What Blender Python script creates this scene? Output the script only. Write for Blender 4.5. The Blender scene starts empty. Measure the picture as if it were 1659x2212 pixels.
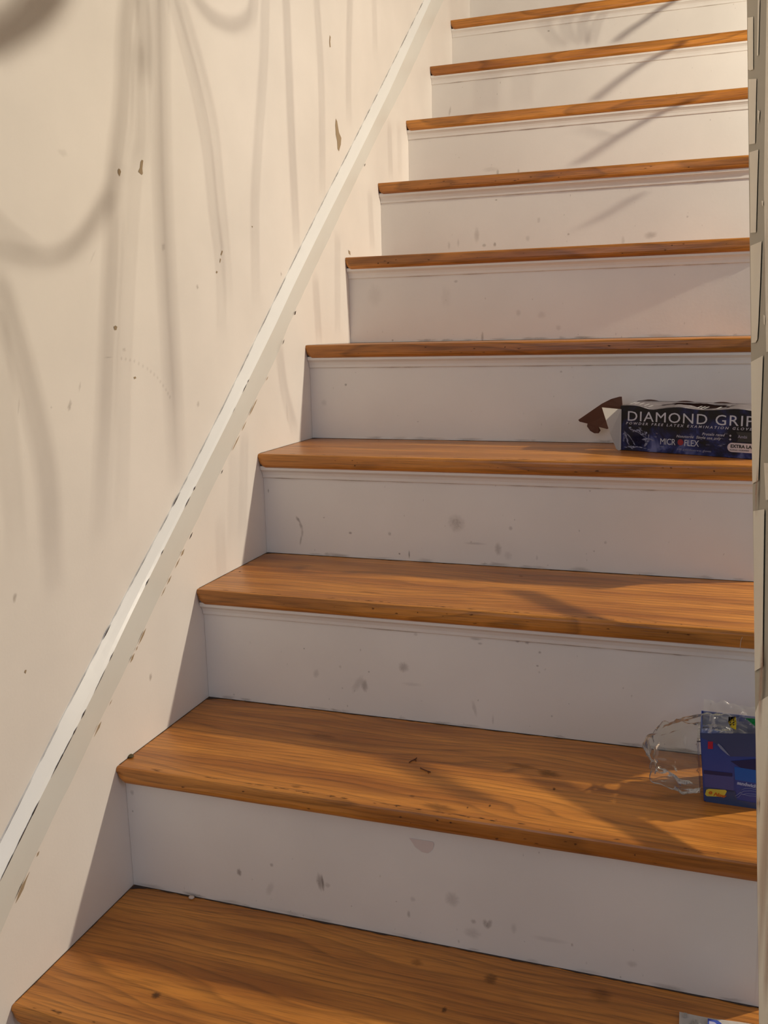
import bpy, bmesh, math, random
from mathutils import Vector, Matrix, noise
random.seed(7)
S = bpy.context.scene
COL = S.collection
V = Vector

# ------------------------------------------------------------------ camera
CAM = V((0.7503, -0.7758, 0.7804))
YAW, PITCH, ROLL, FPX = 0.3276, -0.1915, -0.0215, 1985.65
def cam_axes():
    a, b, c = YAW, PITCH, ROLL
    f = V((-math.sin(a)*math.cos(b), math.cos(a)*math.cos(b), math.sin(b)))
    r = V((math.cos(a), math.sin(a), 0)); u = r.cross(f)
    return math.cos(c)*r + math.sin(c)*u, -math.sin(c)*r + math.cos(c)*u, f
CR, CU, CF = cam_axes()
cd = bpy.data.cameras.new('camera'); cam = bpy.data.objects.new('camera', cd); COL.objects.link(cam)
cam.matrix_world = Matrix(((CR.x, CU.x, -CF.x, CAM.x), (CR.y, CU.y, -CF.y, CAM.y), (CR.z, CU.z, -CF.z, CAM.z), (0, 0, 0, 1)))
cd.sensor_fit = 'HORIZONTAL'; cd.sensor_width = 36.0; cd.lens = FPX/1659*36.0; cd.clip_start = 0.02
S.camera = cam

def inv(u, v, ax, val):
    """Where the line of sight of a photo pixel meets the plane coordinate[ax] = val (used to survey the real surfaces)."""
    d = CF + CR*((u-829.5)/FPX) + CU*((1106-v)/FPX)
    return CAM + d*((val-CAM[ax])/d[ax])

# ------------------------------------------------------------------ world, lights, exposure
w = bpy.data.worlds.new('world'); S.world = w; w.use_nodes = True
bg = w.node_tree.nodes['Background']; bg.inputs[0].default_value = (0.75, 0.8, 1.0, 1); bg.inputs[1].default_value = 0.05
S.view_settings.view_transform = 'Standard'; S.view_settings.look = 'None'
S.view_settings.exposure = 0.0; S.view_settings.gamma = 1.0
LAMP = V((2.10, 1.15, 1.52))
def light(name, kind, loc, energy, color, rot=None, **kw):
    l = bpy.data.lights.new(name, kind); l.energy = energy; l.color = color
    for k, x in kw.items(): setattr(l, k, x)
    o = bpy.data.objects.new(name, l); COL.objects.link(o); o.location = loc
    if rot: o.rotation_euler = rot
    return o
light('pendant_bulb_light', 'POINT', LAMP, 150, (1.0, 0.88, 0.70), shadow_soft_size=0.026)
# daylight from the doorway at the foot of the stairs, behind the camera
light('doorway_daylight', 'AREA', (0.22, -2.25, 1.35), 11.5, (0.74, 0.80, 1.0), rot=(math.radians(88), 0, math.radians(-4)), shape='RECTANGLE', size=0.9, size_y=1.3)
light('right_cool_fill', 'AREA', (3.2, -0.9, 1.5), 10, (0.66, 0.76, 1.0), rot=(math.radians(90), 0, math.radians(65)), shape='RECTANGLE', size=1.0, size_y=1.3)  # cool fill added from the hall side, tinting the wall shade blue
# faint warm fill lights added over the top and foot of the stairs
light('upper_warm_fill', 'AREA', (0.42, 2.3, 3.0), 1, (1.0, 0.84, 0.66), rot=(math.radians(-18), 0, 0), shape='RECTANGLE', size=0.7, size_y=1.0)
light('lower_warm_fill', 'AREA', (0.45, -1.0, 2.6), 0.4, (1.0, 0.86, 0.74), rot=(math.radians(22), 0, 0), shape='RECTANGLE', size=0.7, size_y=1.0)

# ------------------------------------------------------------------ materials
def nmat(name, base=(0.8, 0.8, 0.8), rough=0.5, spec=0.5):
    m = bpy.data.materials.new(name); m.use_nodes = True
    b = m.node_tree.nodes['Principled BSDF']
    b.inputs['Base Color'].default_value = (*base, 1); b.inputs['Roughness'].default_value = rough
    b.inputs['Specular IOR Level'].default_value = spec
    return m, m.node_tree, b
def N(t, kind, **kw):
    n = t.nodes.new(kind)
    for k, x in kw.items():
        if k.startswith('_'): setattr(n, k[1:], x)
        else: n.inputs[k].default_value = x
    return n
def ramp(t, stops):
    r = t.nodes.new('ShaderNodeValToRGB'); e = r.color_ramp.elements
    while len(e) < len(stops): e.new(0.5)
    for i, (p, c) in enumerate(stops): e[i].position = p; e[i].color = (*c, 1)
    return r
def coords(t, scale, offs_random=False):
    tc = N(t, 'ShaderNodeTexCoord'); mp = N(t, 'ShaderNodeMapping'); mp.inputs['Scale'].default_value = scale
    if offs_random:
        oi = N(t, 'ShaderNodeObjectInfo'); mul = N(t, 'ShaderNodeMath', _operation='MULTIPLY'); mul.inputs[1].default_value = 37.0
        add = N(t, 'ShaderNodeVectorMath', _operation='ADD')
        t.links.new(oi.outputs['Random'], mul.inputs[0]); t.links.new(tc.outputs['Object'], add.inputs[0]); t.links.new(mul.outputs[0], add.inputs[1])
        t.links.new(add.outputs[0], mp.inputs['Vector'])
    else: t.links.new(tc.outputs['Object'], mp.inputs['Vector'])
    return mp
def paint(name, c, rough, blot=0.03, bump=0.15, bscale=220):
    m, t, b = nmat(name, c, rough)
    mp = coords(t, (1, 1, 1)); nz = N(t, 'ShaderNodeTexNoise', Scale=5.0, Detail=5.0); t.links.new(mp.outputs[0], nz.inputs['Vector'])
    r = ramp(t, [(0.3, tuple(x*(1-blot*2) for x in c)), (0.7, tuple(min(1, x*(1+blot)) for x in c))])
    t.links.new(nz.outputs['Fac'], r.inputs[0]); t.links.new(r.outputs[0], b.inputs['Base Color'])
    n2 = N(t, 'ShaderNodeTexNoise', Scale=float(bscale), Detail=3.0); t.links.new(mp.outputs[0], n2.inputs['Vector'])
    bp = N(t, 'ShaderNodeBump', Strength=bump, Distance=0.001); t.links.new(n2.outputs['Fac'], bp.inputs['Height']); t.links.new(bp.outputs[0], b.inputs['Normal'])
    return m
def oak():
    m, t, b = nmat('oak_varnished', (0.4, 0.2, 0.07), 0.33)
    mp = coords(t, (1, 1, 1), True)
    # slow warp so that the figure makes cathedrals
    wz = N(t, 'ShaderNodeTexNoise', Scale=1.0, Detail=2.0); wm = N(t, 'ShaderNodeMapping'); wm.inputs['Scale'].default_value = (1.5, 7, 7)
    t.links.new(mp.outputs[0], wm.inputs[0]); t.links.new(wm.outputs[0], wz.inputs['Vector'])
    ws = N(t, 'ShaderNodeMath', _operation='MULTIPLY'); ws.inputs[1].default_value = 13.0; t.links.new(wz.outputs['Fac'], ws.inputs[0])
    sep = N(t, 'ShaderNodeSeparateXYZ'); t.links.new(mp.outputs[0], sep.inputs[0])
    yy = N(t, 'ShaderNodeMath', _operation='MULTIPLY_ADD'); yy.inputs[1].default_value = 70.0; t.links.new(sep.outputs['Y'], yy.inputs[0]); t.links.new(ws.outputs[0], yy.inputs[2])
    fr = N(t, 'ShaderNodeMath', _operation='FRACT'); t.links.new(yy.outputs[0], fr.inputs[0])
    ring = ramp(t, [(0.0, (0.30, 0.30, 0.30)), (0.12, (1, 1, 1)), (0.72, (0.80, 0.80, 0.80)), (1.0, (0.30, 0.30, 0.30))]); t.links.new(fr.outputs[0], ring.inputs[0])
    # fine pores
    pm = N(t, 'ShaderNodeMapping'); pm.inputs['Scale'].default_value = (14, 420, 420); t.links.new(mp.outputs[0], pm.inputs[0])
    pz = N(t, 'ShaderNodeTexNoise', Scale=1.0, Detail=3.0, Roughness=0.6); t.links.new(pm.outputs[0], pz.inputs['Vector'])
    pr = ramp(t, [(0.34, (0.25, 0.25, 0.25)), (0.52, (1, 1, 1))]); t.links.new(pz.outputs['Fac'], pr.inputs[0])
    # broad tone along the board
    bm_ = N(t, 'ShaderNodeMapping'); bm_.inputs['Scale'].default_value = (3, 26, 26); t.links.new(mp.outputs[0], bm_.inputs[0])
    bz = N(t, 'ShaderNodeTexNoise', Scale=1.0, Detail=4.0); t.links.new(bm_.outputs[0], bz.inputs['Vector'])
    br = ramp(t, [(0.32, OAK1), (0.68, OAK2)]); t.links.new(bz.outputs['Fac'], br.inputs[0])
    m1 = N(t, 'ShaderNodeMix', _data_type='RGBA', _blend_type='MULTIPLY'); m1.inputs[0].default_value = 0.50
    t.links.new(br.outputs[0], m1.inputs[6]); t.links.new(ring.outputs[0], m1.inputs[7])
    m2 = N(t, 'ShaderNodeMix', _data_type='RGBA', _blend_type='MULTIPLY'); m2.inputs[0].default_value = 0.45
    t.links.new(m1.outputs[2], m2.inputs[6]); t.links.new(pr.outputs[0], m2.inputs[7])
    t.links.new(m2.outputs[2], b.inputs['Base Color'])
    bp = N(t, 'ShaderNodeBump', Strength=0.25, Distance=0.0006); t.links.new(pr.outputs[0], bp.inputs['Height']); t.links.new(bp.outputs[0], b.inputs['Normal'])
    return m
OAK1 = (0.38, 0.130, 0.020); OAK2 = (0.69, 0.280, 0.046)
def soft_mark(name, c, k=1.0):
    """scuff or stain whose edge fades out (alpha kept per vertex)"""
    m, t, b = nmat(name, c, 0.8, 0.2)
    at = N(t, 'ShaderNodeAttribute'); at.attribute_name = 'soft'
    ml = N(t, 'ShaderNodeMath', _operation='MULTIPLY'); ml.inputs[1].default_value = k
    t.links.new(at.outputs['Fac'], ml.inputs[0]); t.links.new(ml.outputs[0], b.inputs['Alpha'])
    return m
M = {}
M['wall'] = paint('wall_paint_cream', (0.84, 0.795, 0.74), 0.55)
M['riser'] = paint('riser_paint_white', (0.80, 0.765, 0.705), 0.42, 0.03, 0.12, 160)
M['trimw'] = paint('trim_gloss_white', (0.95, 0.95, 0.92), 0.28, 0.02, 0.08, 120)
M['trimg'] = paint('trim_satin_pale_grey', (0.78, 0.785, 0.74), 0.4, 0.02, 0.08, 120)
M['hall'] = paint('hall_paint_taupe', (0.34, 0.30, 0.26), 0.7)
M['rwall'] = paint('wall_paint_khaki', (0.46, 0.43, 0.34), 0.6)
M['cream'] = paint('strip_cream', (0.97, 0.92, 0.76), 0.4, 0.05)
M['oak'] = oak()
M['chip'] = nmat('chipped_plaster', (0.36, 0.27, 0.17), 0.9)[0]
M['dirt'] = nmat('gap_dirt', (0.070, 0.052, 0.045), 0.95, 0.1)[0]
M['scuff'] = soft_mark('scuff_mark', (0.36, 0.31, 0.28), 0.55)
M['stain'] = soft_mark('brown_stain', (0.42, 0.24, 0.16))
M['ceil'] = paint('ceiling_paint', (0.45, 0.43, 0.40), 0.7)
M['floor'] = paint('floor_vinyl', (0.42, 0.36, 0.30), 0.5)
M['metal'] = nmat('lamp_black_metal', (0.06, 0.055, 0.05), 0.4)[0]

# ------------------------------------------------------------------ mesh helpers
def obj(name, bm, mats, parent=None, smooth=False):
    me = bpy.data.meshes.new(name); bm.normal_update(); bm.to_mesh(me); bm.free()
    for m in (mats if isinstance(mats, (list, tuple)) else [mats]): me.materials.append(m)
    if smooth:
        for p in me.polygons: p.use_smooth = True
    o = bpy.data.objects.new(name, me); COL.objects.link(o)
    if parent: o.parent = parent; 
    return o
def tag(o, label=None, cat=None, group=None, kind=None):
    if label: o['label'] = label
    if cat: o['category'] = cat
    if group: o['group'] = group
    if kind: o['kind'] = kind
    return o
def empty(name, loc=(0, 0, 0), rz=0):
    o = bpy.data.objects.new(name, None); COL.objects.link(o); o.location = loc; o.rotation_euler = (0, 0, rz); o.empty_display_size = 0.05
    return o
def box(bm, a, b, mi=0):
    vs = [bm.verts.new((x, y, z)) for x in (a[0], b[0]) for y in (a[1], b[1]) for z in (a[2], b[2])]
    for f in ((0, 1, 3, 2), (4, 6, 7, 5), (0, 4, 5, 1), (2, 3, 7, 6), (0, 2, 6, 4), (1, 5, 7, 3)):
        bm.faces.new([vs[i] for i in f]).material_index = mi
def loft(bm, rings, close=True, caps=True, mi=0):
    R = [[bm.verts.new(p) for p in r] for r in rings]; n = len(rings[0])
    for a, b in zip(R, R[1:]):
        for i in range(n if close else n-1):
            j = (i+1) % n; bm.faces.new((a[i], a[j], b[j], b[i])).material_index = mi
    if caps and close:
        bm.faces.new(R[0][::-1]).material_index = mi; bm.faces.new(R[-1]).material_index = mi
    bmesh.ops.recalc_face_normals(bm, faces=bm.faces)
def tube(bm, pts, r, n=6, mi=0):
    pts = [V(p) for p in pts]
    rings = []
    for i, p in enumerate(pts):
        d = (pts[min(i+1, len(pts)-1)] - pts[max(i-1, 0)]).normalized()
        a = d.cross(V((0, 0, 1)) if abs(d.z) < 0.9 else V((1, 0, 0))).normalized(); b = d.cross(a)
        rr = r[i] if isinstance(r, list) else r
        rings.append([p + a*math.cos(2*math.pi*k/n)*rr + b*math.sin(2*math.pi*k/n)*rr for k in range(n)])
    R = [[bm.verts.new(q) for q in g] for g in rings]
    for a, b in zip(R, R[1:]):
        for i in range(n):
            j = (i+1) % n; f = bm.faces.new((a[i], a[j], b[j], b[i])); f.smooth = True; f.material_index = mi
    bm.faces.new(R[0][::-1]).material_index = mi; bm.faces.new(R[-1]).material_index = mi
def soft_layer(bm):
    return bm.verts.layers.float.get('soft') or bm.verts.layers.float.new('soft')
def poly(bm, pts, mi):
    f = bm.faces.new([bm.verts.new(p) for p in pts]); f.material_index = mi; return f
def blob(bm, c, U, W, rx, ry, mi, core=1.0, rough=0.25, n=14, seed=0, soft=True):
    """irregular patch lying on a surface spanned by U, W; core = opacity in the middle"""
    L = soft_layer(bm) if soft else None
    rs = random.Random(seed*7919+13)
    cv = bm.verts.new(c)
    inner, outer = [], []
    for i in range(n):
        a = 2*math.pi*i/n; k = 1+rs.uniform(-rough, rough)
        d = U*math.cos(a)*rx*k + W*math.sin(a)*ry*k
        inner.append(bm.verts.new(c+d*0.45)); outer.append(bm.verts.new(c+d))
    if soft:
        cv[L] = core
        for q in inner: q[L] = core*rs.uniform(0.6, 1.0)
        for q in outer: q[L] = 0.0
    for i in range(n):
        j = (i+1) % n
        bm.faces.new((cv, inner[i], inner[j])).material_index = mi
        bm.faces.new((inner[i], outer[i], outer[j], inner[j])).material_index = mi

# ------------------------------------------------------------------ stair survey (metres; x across, y going up, z up)
YN = {0: -0.003, 1: 0.2372, 2: 0.4819, 3: 0.7242, 4: 0.9604, 5: 1.2004, 6: 1.4383, 7: 1.6796, 8: 1.9193, 9: 2.1588}
ZN = {0: -0.0036, 1: 0.191, 2: 0.3821, 3: 0.5708, 4: 0.761, 5: 0.9487, 6: 1.1393, 7: 1.3296, 8: 1.5209, 9: 1.7103}
for k in (10, 11, 12): YN[k] = 2.1588+0.24*(k-9); ZN[k] = 1.7103+0.19*(k-9)
for k in (-1, -2): YN[k] = 0.24*k; ZN[k] = 0.19*k
THK, NOSE, WR = 0.0265, 0.0194, 0.858
FLOOR = -0.57
def nose_line(y): return 0.191 + (y-0.2372)*0.7925

# ------------------------------------------------------------------ left wall with its chips
bm = bmesh.new(); soft_layer(bm)
box(bm, (-0.12, -2.6, FLOOR), (0.0, 4.2, 3.9))
def wall_blob(u, v, w_, h_, ang=0, mi=1, core=1, rough=0.3, soft=False, seed=None):
    c = inv(u, v, 0, 0.0); c.x = 0.0004
    s = (inv(u+1, v, 0, 0)-inv(u, v, 0, 0)).length; s2 = (inv(u, v+1, 0, 0)-inv(u, v, 0, 0)).length
    a = math.radians(ang); U = V((0, math.cos(a), math.sin(a))); W = V((0, -math.sin(a), math.cos(a)))
    blob(bm, c, U, W, w_*s/2, h_*s2/2, mi, core, rough, 12, int(u+v) if seed is None else seed, soft)
def wall_poly(pts, mi=1):
    q = []
    for u, v in pts:
        c = inv(u, v, 0, 0.0); c.x = 0.0004; q.append(c)
    poly(bm, q, mi)
wall_poly([(306, 345), (309, 347), (307, 364), (308, 375), (306, 378), (298, 371), (302, 362), (303, 350)])
wall_poly([(256, 364), (259, 366), (261, 371), (258, 381), (254, 374), (254, 368)])
wall_poly([(725, 256), (728, 262), (732, 286), (737, 298), (736, 312), (732, 327), (729, 322), (728, 305), (725, 290), (724, 270)])
wall_poly([(712, 76), (714, 80), (713, 90), (714, 102), (712, 102), (711, 90)])
wall_poly([(245, 706), (249, 703), (253, 706), (251, 713), (247, 713)])
wall_poly([(288, 815), (292, 813), (294, 817), (290, 819)])
wall_poly([(479, 541), (481, 543), (478, 552), (476, 550)])
wall_poly([(475, 558), (477, 560), (475, 568), (474, 566)])
wall_poly([(467, 585), (470, 587), (468, 591), (466, 589)])
wall_poly([(52, 1452), (54, 1447), (57, 1447), (55, 1455)])
wall_poly([(543, 488), (546, 489), (545, 492)])
wall_poly([(752, 540), (756, 543), (757, 551), (753, 548)])
for (u, v, a, b, g, c) in [(426, 620, 6, 12, 20, 0.5), (352, 534, 9, 26, -35, 0.35), (150, 876, 9, 30, -28, 0.5), (172, 835, 5, 26, -20, 0.3), (40, 877, 5, 40, -14, 0.25),
                        (31, 1290, 11, 24, -18, 0.6), (428, 873, 7, 16, -35, 0.4), (325, 1462, 8, 18, -10, 0.6), (200, 554, 4, 50, -40, 0.15), (234, 772, 22, 4, 0, 0.35),
                        (607, 592, 4, 10, 20, 0.5), (135, 330, 22, 20, 0, 0.15), (650, 1000, 5, 12, 0, 0.3), (620, 890, 4, 60, 5, 0.15), (110, 880, 5, 6, 0, 0.3), (268, 755, 8, 10, 0, 0.3)]:
    wall_blob(u, v, a, b, g, 2, c, 0.25, True)
# faint scratch arc
arc = [(262, 774), (290, 780), (318, 796), (340, 816), (358, 842), (371, 866)]
for a, b in zip(arc, arc[1:]):
    for t_ in (0, .33, .66):
        u, v = a[0]+(b[0]-a[0])*t_, a[1]+(b[1]-a[1])*t_
        wall_blob(u, v, 5, 11, -30-(v-774)*.1, 2, 0.22, 0.1, True)
# fall of grime along the tread ends and round the gaps
tag(obj('wall_left', bm, [M['wall'], M['chip'], M['scuff']]), 'cream painted stairwell wall with soft lamp shadows and small paint chips', kind='structure')

# ------------------------------------------------------------------ right wall: plaster face that ends in an edge parallel to the flight
bm = bmesh.new(); soft_layer(bm)
XF, XB = 0.780, 0.835      # wall pier beside the foot of the open flight, cut off on a slope
y0, y1 = -0.70, 0.20
lo = lambda y: nose_line(y)+0.915
prof = [(y0, lo(y0)), (y1, lo(y1)), (y1, 3.9), (y0, 3.9)]
A = [bm.verts.new((XF, y, z)) for y, z in prof]; B = [bm.verts.new((XB, y, z)) for y, z in prof]
bm.faces.new(A[::-1]); bm.faces.new(B)
for i in range(4):
    j = (i+1) % 4; bm.faces.new((A[i], A[j], B[j], B[i]))
bmesh.ops.recalc_face_normals(bm, faces=bm.faces)
box(bm, (0.865, -2.6, FLOOR), (0.97, -0.62, 3.9))
# lighter cream strips, one beside every step
def rp(pts, mi=1, dx=0.0006):
    q = []
    for u, v in pts:
        c = inv(u, v, 0, XF-dx); q.append(c)
    poly(bm, q, mi)
rp([(1615, 38), (1627, 36), (1627, 150), (1620, 152), (1616, 150)])
rp([(1617, 171), (1634, 170), (1631, 310), (1618, 312)])
rp([(1619, 329), (1638, 323), (1635, 420), (1633, 502), (1621, 503)])
rp([(1621, 531), (1645, 521), (1642, 610), (1638, 700), (1636, 733), (1632, 740), (1623, 741)])
rp([(1622, 782), (1648, 768), (1646, 830), (1641, 960), (1638, 1038), (1634, 1040), (1625, 1045)])
rp([(1627, 1104), (1651, 1100), (1648, 1330), (1647, 1440), (1630, 1450)])
rp([(1631, 1540), (1640, 1515), (1665, 1500), (1672, 1700), (1672, 2230), (1640, 2230), (1636, 1900), (1635, 1700)], 2)
rp([(1656, 0), (1662, 0), (1662, 760), (1655, 760), (1650, 400)], 2)
rp([(1637, 0), (1641, 0), (1638, 120), (1635, 120)]); rp([(1637, 238), (1641, 240), (1639, 268), (1637, 255)]); rp([(1645, 434), (1649, 434), (1648, 446), (1646, 443)])
rp([(1649, 680), (1653, 682), (1652, 702), (1650, 700)]); rp([(1650, 1000), (1666, 1000), (1666, 1080), (1654, 1080)])
L = soft_layer(bm)
for (u, v, a, b, c) in [(1634, 1055, .010, .012, .7), (1643, 1475, .012, .02, .6), (1637, 1735, .004, .004, .9), (1650, 1840, .02, .05, .35), (1655, 2060, .012, .02, .4), (1652, 560, .006, .03, .3)]:
    blob(bm, inv(u, v, 0, XF-0.0012), V((0, 1, 0)), V((0, 0, 1)), a, b, 3, c, .3, 12, int(v))
tag(obj('wall_right', bm, [M['rwall'], M['cream'], M['cream'], M['stain']]), 'khaki wall seen edge-on with stepped cream strips', kind='structure')

# ceiling, floor, upper end wall
bm = bmesh.new(); box(bm, (-0.12, -2.6, 3.9), (3.5, 4.2, 4.0)); tag(obj('ceiling', bm, M['ceil']), kind='structure')
bm = bmesh.new(); box(bm, (-0.12, -2.6, FLOOR-0.1), (3.5, 4.2, FLOOR)); tag(obj('floor', bm, M['floor']), kind='structure')
bm = bmesh.new(); box(bm, (0.0, 4.1, FLOOR), (3.5, 4.2, 3.9)); tag(obj('wall_back', bm, M['hall']), kind='structure')
bm = bmesh.new(); box(bm, (3.5, -2.6, FLOOR), (3.6, 4.2, 3.9)); tag(obj('wall_far', bm, M['hall']), kind='structure')

# ------------------------------------------------------------------ sloping trim on the left wall
TOP = [(0, 1815), (24, 1767), (86, 1644), (150, 1514), (159, 1500), (271, 1282), (315, 1199), (362, 1112), (474, 892), (564, 706), (627, 576), (690, 449), (756, 320), (829, 174), (915, 0)]
RDG = [(0, 1903), (35, 1830), (106, 1686), (165, 1573), (202, 1500), (289, 1315), (401, 1092), (483, 931), (595, 703), (633, 620), (690, 503), (766, 351), (842, 196), (931, 0)]
BOT = [(0, 2024), (40, 1921), (143, 1712), (213, 1562), (294, 1400), (307, 1365), (414, 1148), (524, 921), (600, 765), (627, 692), (690, 560), (744, 443), (816, 294), (877, 177), (958, 0)]
def interp(L, x):
    def f(y):
        P = [inv(u, v, 0, x) for u, v in L]; P.sort(key=lambda p: p.y)
        if y <= P[0].y: return P[0].z + (y-P[0].y)*0.79
        if y >= P[-1].y: return P[-1].z + (y-P[-1].y)*0.79
        for a, b in zip(P, P[1:]):
            if a.y <= y <= b.y: return a.z + (b.z-a.z)*(y-a.y)/max(1e-6, b.y-a.y)
    ys = [i*0.02-0.6 for i in range(190)]
    tab = [f(y) for y in ys]
    # light smoothing keeps the board straight
    for _ in range(3): tab = [tab[0]]+[(tab[i-1]+2*tab[i]+tab[i+1])/4 for i in range(1, len(tab)-1)]+[tab[-1]]
    return ys, tab
def zat_(tab, y):
    i = max(0, min(len(ys)-2, int((y+0.6)/0.02))); return tab[i]+(tab[i+1]-tab[i])*(y-ys[i])/0.02
XR = 0.0135
ys, tt = interp(TOP, 0.0); _, tr = interp(RDG, XR); _, tb = interp(BOT, 0.002)
rs = random.Random(3)
rings = []
for i, y in enumerate(ys):
    t_, r_, b_ = tt[i], tr[i], tb[i]
    jb = rs.uniform(-.0012, .0012)
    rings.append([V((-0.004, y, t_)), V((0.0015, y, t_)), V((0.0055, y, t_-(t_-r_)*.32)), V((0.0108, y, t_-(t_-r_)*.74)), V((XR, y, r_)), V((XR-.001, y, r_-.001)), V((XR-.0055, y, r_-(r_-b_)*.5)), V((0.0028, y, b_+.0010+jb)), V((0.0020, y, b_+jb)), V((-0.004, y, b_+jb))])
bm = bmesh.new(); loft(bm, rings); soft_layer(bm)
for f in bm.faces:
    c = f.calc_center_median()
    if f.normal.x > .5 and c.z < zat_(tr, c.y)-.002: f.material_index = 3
def zat(tab, y):
    i = max(0, min(len(ys)-2, int((y+0.6)/0.02))); f = (y-ys[i])/0.02
    return tab[i]*(1-f)+tab[i+1]*f
# dark broken line of the gap above, chips along ridge and foot
def dash(tab, x, ya, yb, th, mi=1, off=0.0):
    n = max(2, int((yb-ya)/0.006)); up, dn = [], []
    for i in range(n+1):
        y = ya+(yb-ya)*i/n; k = math.sin(math.pi*i/n)**.5 if 0 < i < n else 0.1
        z = zat(tab, y)+off
        j = rs.uniform(.5, 1.3)
        up.append(V((x, y-.3*th*k*j, z+th*k*j*.6))); dn.append(V((x, y+.3*th*k*j, z-th*k*j*.6)))
    vu = [bm.verts.new(p) for p in up]; vd = [bm.verts.new(p) for p in dn]
    for i in range(n): bm.faces.new((vu[i], vu[i+1], vd[i+1], vd[i])).material_index = mi
y = -0.1
while y < 2.2:
    Ln = rs.uniform(.015, .09); dash(tt, 0.0022, y, y+Ln, rs.choice([.0004, .0005, .0007, .0018 if Ln < .025 else .0005]), 1, 0.0004); y += Ln+rs.uniform(.001, .02)
def ypx(u, v): return inv(u, v, 0, 0.0).y
for (u, v, ln, th, mi) in [(545, 868, .035, .003, 2), (526, 920, .02, .002, 2), (508, 953, .03, .0022, 2), (411, 1154, .012, .0035, 1), (393, 1192, .012, .004, 2), (382, 1216, .016, .003, 2), (364, 1252, .014, .0035, 2),
                    (352, 1280, .014, .003, 2), (306, 1377, .022, .0032, 2), (284, 1417, .012, .004, 2), (294, 1400, .006, .002, 2), (237, 1514, .008, .002, 2), (209, 1567, .018, .0035, 2), (46, 1908, .028, .0042, 2), (80, 1843, .006, .003, 2),
                    (637, 690, .010, .003, 1), (611, 736, .010, .002, 1), (787, 358, .010, .0035, 1), (478, 1017, .008, .003, 1), (575, 800, .01, .0015, 2)]:
    dash(tb, 0.0052, inv(u, v, 0, .004).y-ln/2, inv(u, v, 0, .004).y+ln/2, th, mi, 0.001)
for (u, v, ln, th) in [(536, 824, .008, .002), (529, 840, .02, .001), (505, 880, .012, .0008), (420, 1058, .008, .002), (405, 1090, .02, .0012), (350, 1190, .01, .001), (318, 1260, .012, .002), (240, 1413, .012, .002), (215, 1465, .03, .0008), (180, 1540, .012, .002),
                  (160, 1572, .012, .003), (140, 1610, .04, .0009), (125, 1650, .03, .0015), (75, 1750, .02, .002), (50, 1795, .05, .0011), (15, 1870, .03, .001)]:
    Y = inv(u, v, 0, XR).y
    dash(tr, XR+.0004, Y-ln/2, Y+ln/2, th, 1, 0)
tag(obj('trim_1', bm, [M['trimw'], M['dirt'], M['chip'], M['trimg']]), 'glossy white ridged trim board running up the left wall with chipped edges', kind='structure')

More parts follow.
